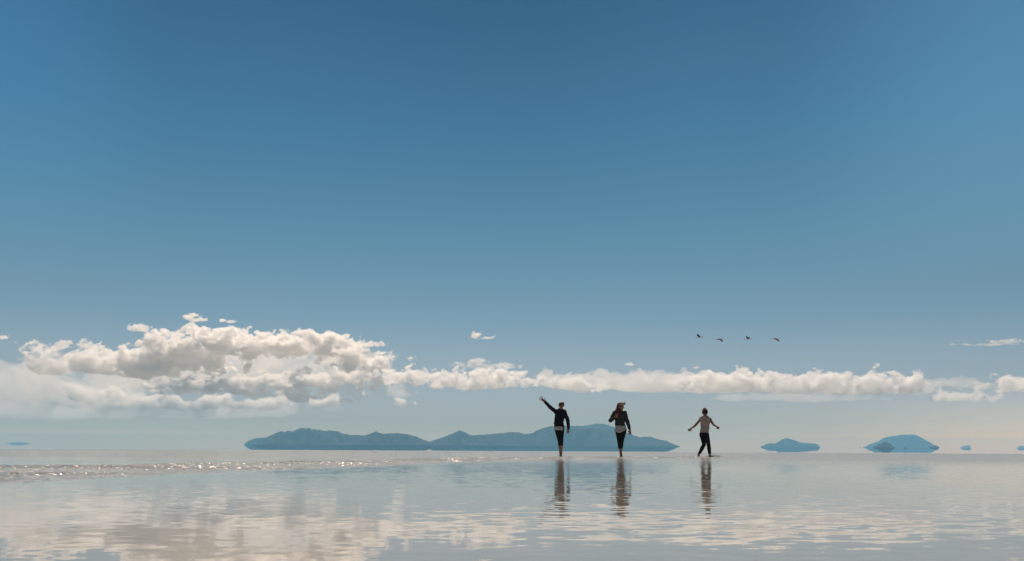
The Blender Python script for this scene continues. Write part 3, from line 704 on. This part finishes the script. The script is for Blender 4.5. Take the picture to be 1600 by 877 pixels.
# --- splash at the striding walker's foot
def build_splash():
    rnd = random.Random(4); bm = bmesh.new()
    base = Vector(p3.location) + Vector((0.13, -0.16, 0))
    for i in range(420):
        u = rnd.random(); x = rnd.gauss(0.07, 0.11) * (1.0 + 0.3 * u); y = rnd.gauss(0, 0.10)
        z = abs(rnd.gauss(0, 0.045)) * math.exp(-abs(x - 0.09) * 3) * rnd.uniform(0.5, 1.6)
        r = rnd.choice((0.0025, 0.004, 0.006, 0.008)) * rnd.uniform(0.8, 1.3)
        bmesh.ops.create_icosphere(bm, subdivisions=1, radius=1, matrix=Matrix.Translation((x, y, z + r * 0.3)) @ Matrix.Rotation(rnd.uniform(0, 3), 4, 'Y') @ Matrix.Diagonal((r * rnd.uniform(1, 2.2), r, r, 1)))
    for i in range(34):                 # torn tongues of the sheet of water
        x, y = rnd.gauss(0.05, 0.09), rnd.gauss(0, 0.07); h_ = rnd.uniform(0.01, 0.05)
        bmesh.ops.create_cone(bm, segments=7, radius1=rnd.uniform(0.006, 0.014), radius2=0.001, depth=h_, matrix=Matrix.Translation((x, y, h_ * 0.4)) @ Matrix.Rotation(rnd.gauss(0.3, 0.4), 4, 'Y'))
    me = bpy.data.meshes.new('spray'); bm.to_mesh(me); bm.free()
    for p in me.polygons: p.use_smooth = True
    m = mat('spray', (0.75, 0.75, 0.75), 0.12, 0.5, var=0.02)
    b = m.node_tree.nodes['Principled BSDF']; b.inputs['Transmission Weight'].default_value = 0.55; b.inputs['IOR'].default_value = 1.333
    me.materials.append(m)
    o = bpy.data.objects.new('spray', me); COL.objects.link(o); o.location = base
    tag(o, 'small burst of water drops kicked up by the striding walker', 'splash', kind='stuff')
build_splash()

# --- four flamingos in a line
PINK = mat('pink plumage', (0.62, 0.30, 0.24), 0.7, 0.2)
DARKF = mat('black flight feathers', (0.02, 0.015, 0.016), 0.6, 0.3)
LEG = mat('pink grey leg', (0.22, 0.12, 0.10), 0.6, 0.3)
BEAKM = mat('dark beak', (0.05, 0.035, 0.03), 0.4, 0.4)
def wing(name, root, tip, w0, m, parent, t0=0.0, t1=1.0, thick=0.014, off=0.0, wscale=1.0):
    r, t = Vector(root), Vector(tip); d = (t - r); dn = d.normalized()
    c = dn.cross(Vector((0, 1, 0))); c = (c + Vector((0, 0.25 * (1 if r.y > 0 else -1), 0))).normalized()
    if c.x < 0: c = -c
    n = dn.cross(c).normalized()
    if n.z < 0: n = -n
    V = []; K = 12; S = 9
    for i in range(K + 1):
        q = t0 + (t1 - t0) * i / K
        ctr = r + d * q + n * (0.05 * math.sin(math.pi * q))
        wd = w0 * wscale * (0.75 + 0.6 * q - 1.28 * q ** 3)
        lead = ctr + c * wd * 0.4
        for a in range(S + 1):
            u = a / S
            p = lead - c * wd * u + n * (math.sin(math.pi * u) * 0.02 + off)
            if name == 'wing' and a == S and q > 0.3: p = p + c * wd * 0.10 * (i % 2)
            V.append(p + n * thick * (1 - u) * 0.6)
        for a in range(S + 1):
            u = a / S
            V.append(lead - c * wd * u + n * (math.sin(math.pi * u) * 0.02 + off) - n * thick * (1 - u * 0.8) * 0.6)
    W = 2 * (S + 1); Fc = []
    for i in range(K):
        o = i * W
        for a in range(S):
            Fc.append((o + a, o + a + 1, o + W + a + 1, o + W + a)); b = o + S + 1
            Fc.append((b + a, b + W + a, b + W + a + 1, b + a + 1))
        Fc.append((o, o + W, o + W + S + 1, o + S + 1)); Fc.append((o + S, o + 2 * S + 1, o + W + 2 * S + 1, o + W + S))
    for o in (0, K * W):
        for a in range(S): Fc.append((o + a, o + S + 1 + a, o + S + 2 + a, o + a + 1))
    return mesh_object(name, [tuple(v) for v in V], Fc, m, parent)
def flamingo(px, py, near, far, label):
    fd = Field((-0.36, -0.2, -0.2), (0.82, 0.2, 0.2), 0.011)
    fd.ell((0, 0, 0), (0.24, 0.10, 0.098), 0.03).cap((0.14, 0, 0.0), (0.30, 0, 0.012), 0.07, 0.052, 0.05).cap((0.30, 0, 0.012), (0.50, 0, 0.025), 0.052, 0.046, 0.02)
    fd.cap((0.50, 0, 0.025), (0.66, 0, 0.02), 0.046, 0.042, 0.02).ell((0.69, 0, 0.018), (0.052, 0.032, 0.036), 0.015).cap((-0.18, 0, 0.0), (-0.32, 0, -0.015), 0.06, 0.02, 0.04)
    o = fd.mesh('flamingo', PINK); o.location = at(px, py, 180)
    tag(o, label, 'flamingo', 'flamingos flying in a line')
    fb = Field((0.68, -0.06, -0.12), (0.86, 0.06, 0.08), 0.006).cap((0.725, 0, 0.012), (0.785, 0, -0.008), 0.024, 0.019, 0.01).cap((0.785, 0, -0.008), (0.805, 0, -0.055), 0.019, 0.009, 0.01); fb.mesh('beak', BEAKM, o)
    for k in (-1, 1):
        fl = Field((-0.9, -0.1, -0.12), (-0.1, 0.1, 0.1), 0.007).cap((-0.16, k * 0.035, -0.03), (-0.46, k * 0.03, -0.02), 0.026, 0.020, 0.01).cap((-0.46, k * 0.03, -0.02), (-0.76, k * 0.026, -0.005), 0.021, 0.017, 0.01).cap((-0.76, k * 0.026, -0.005), (-0.86, k * 0.03, -0.012), 0.018, 0.008, 0.01)
        fl.mesh('leg', LEG, o)
    for (tip, sgn) in ((near, -1), (far, 1)):
        root = (0.04, sgn * 0.07, 0.045)
        w = wing('wing', root, tip, 0.30, DARKF, o)
        wing('wing_coverts', root, tip, 0.30, PINK, w, 0.02, 0.55, 0.012, 0.016, 0.55)
    return o
flamingo(1093.4, 526.9, (-0.52, -0.45, 0.56), (-0.44, 0.45, 0.52), 'leftmost flamingo, both wings swept up and back')
flamingo(1124.0, 530.1, (0.58, -0.45, -0.50), (-0.22, 0.55, -0.10), 'second flamingo from the left, wing pushed down in front')
flamingo(1168.4, 529.9, (-0.36, -0.45, 0.56), (0.50, 0.50, 0.44), 'third flamingo from the left with wings raised in a V')
flamingo(1211.6, 529.8, (0.60, -0.45, -0.46), (-0.20, 0.55, 0.02), 'rightmost flamingo, wing beating down')
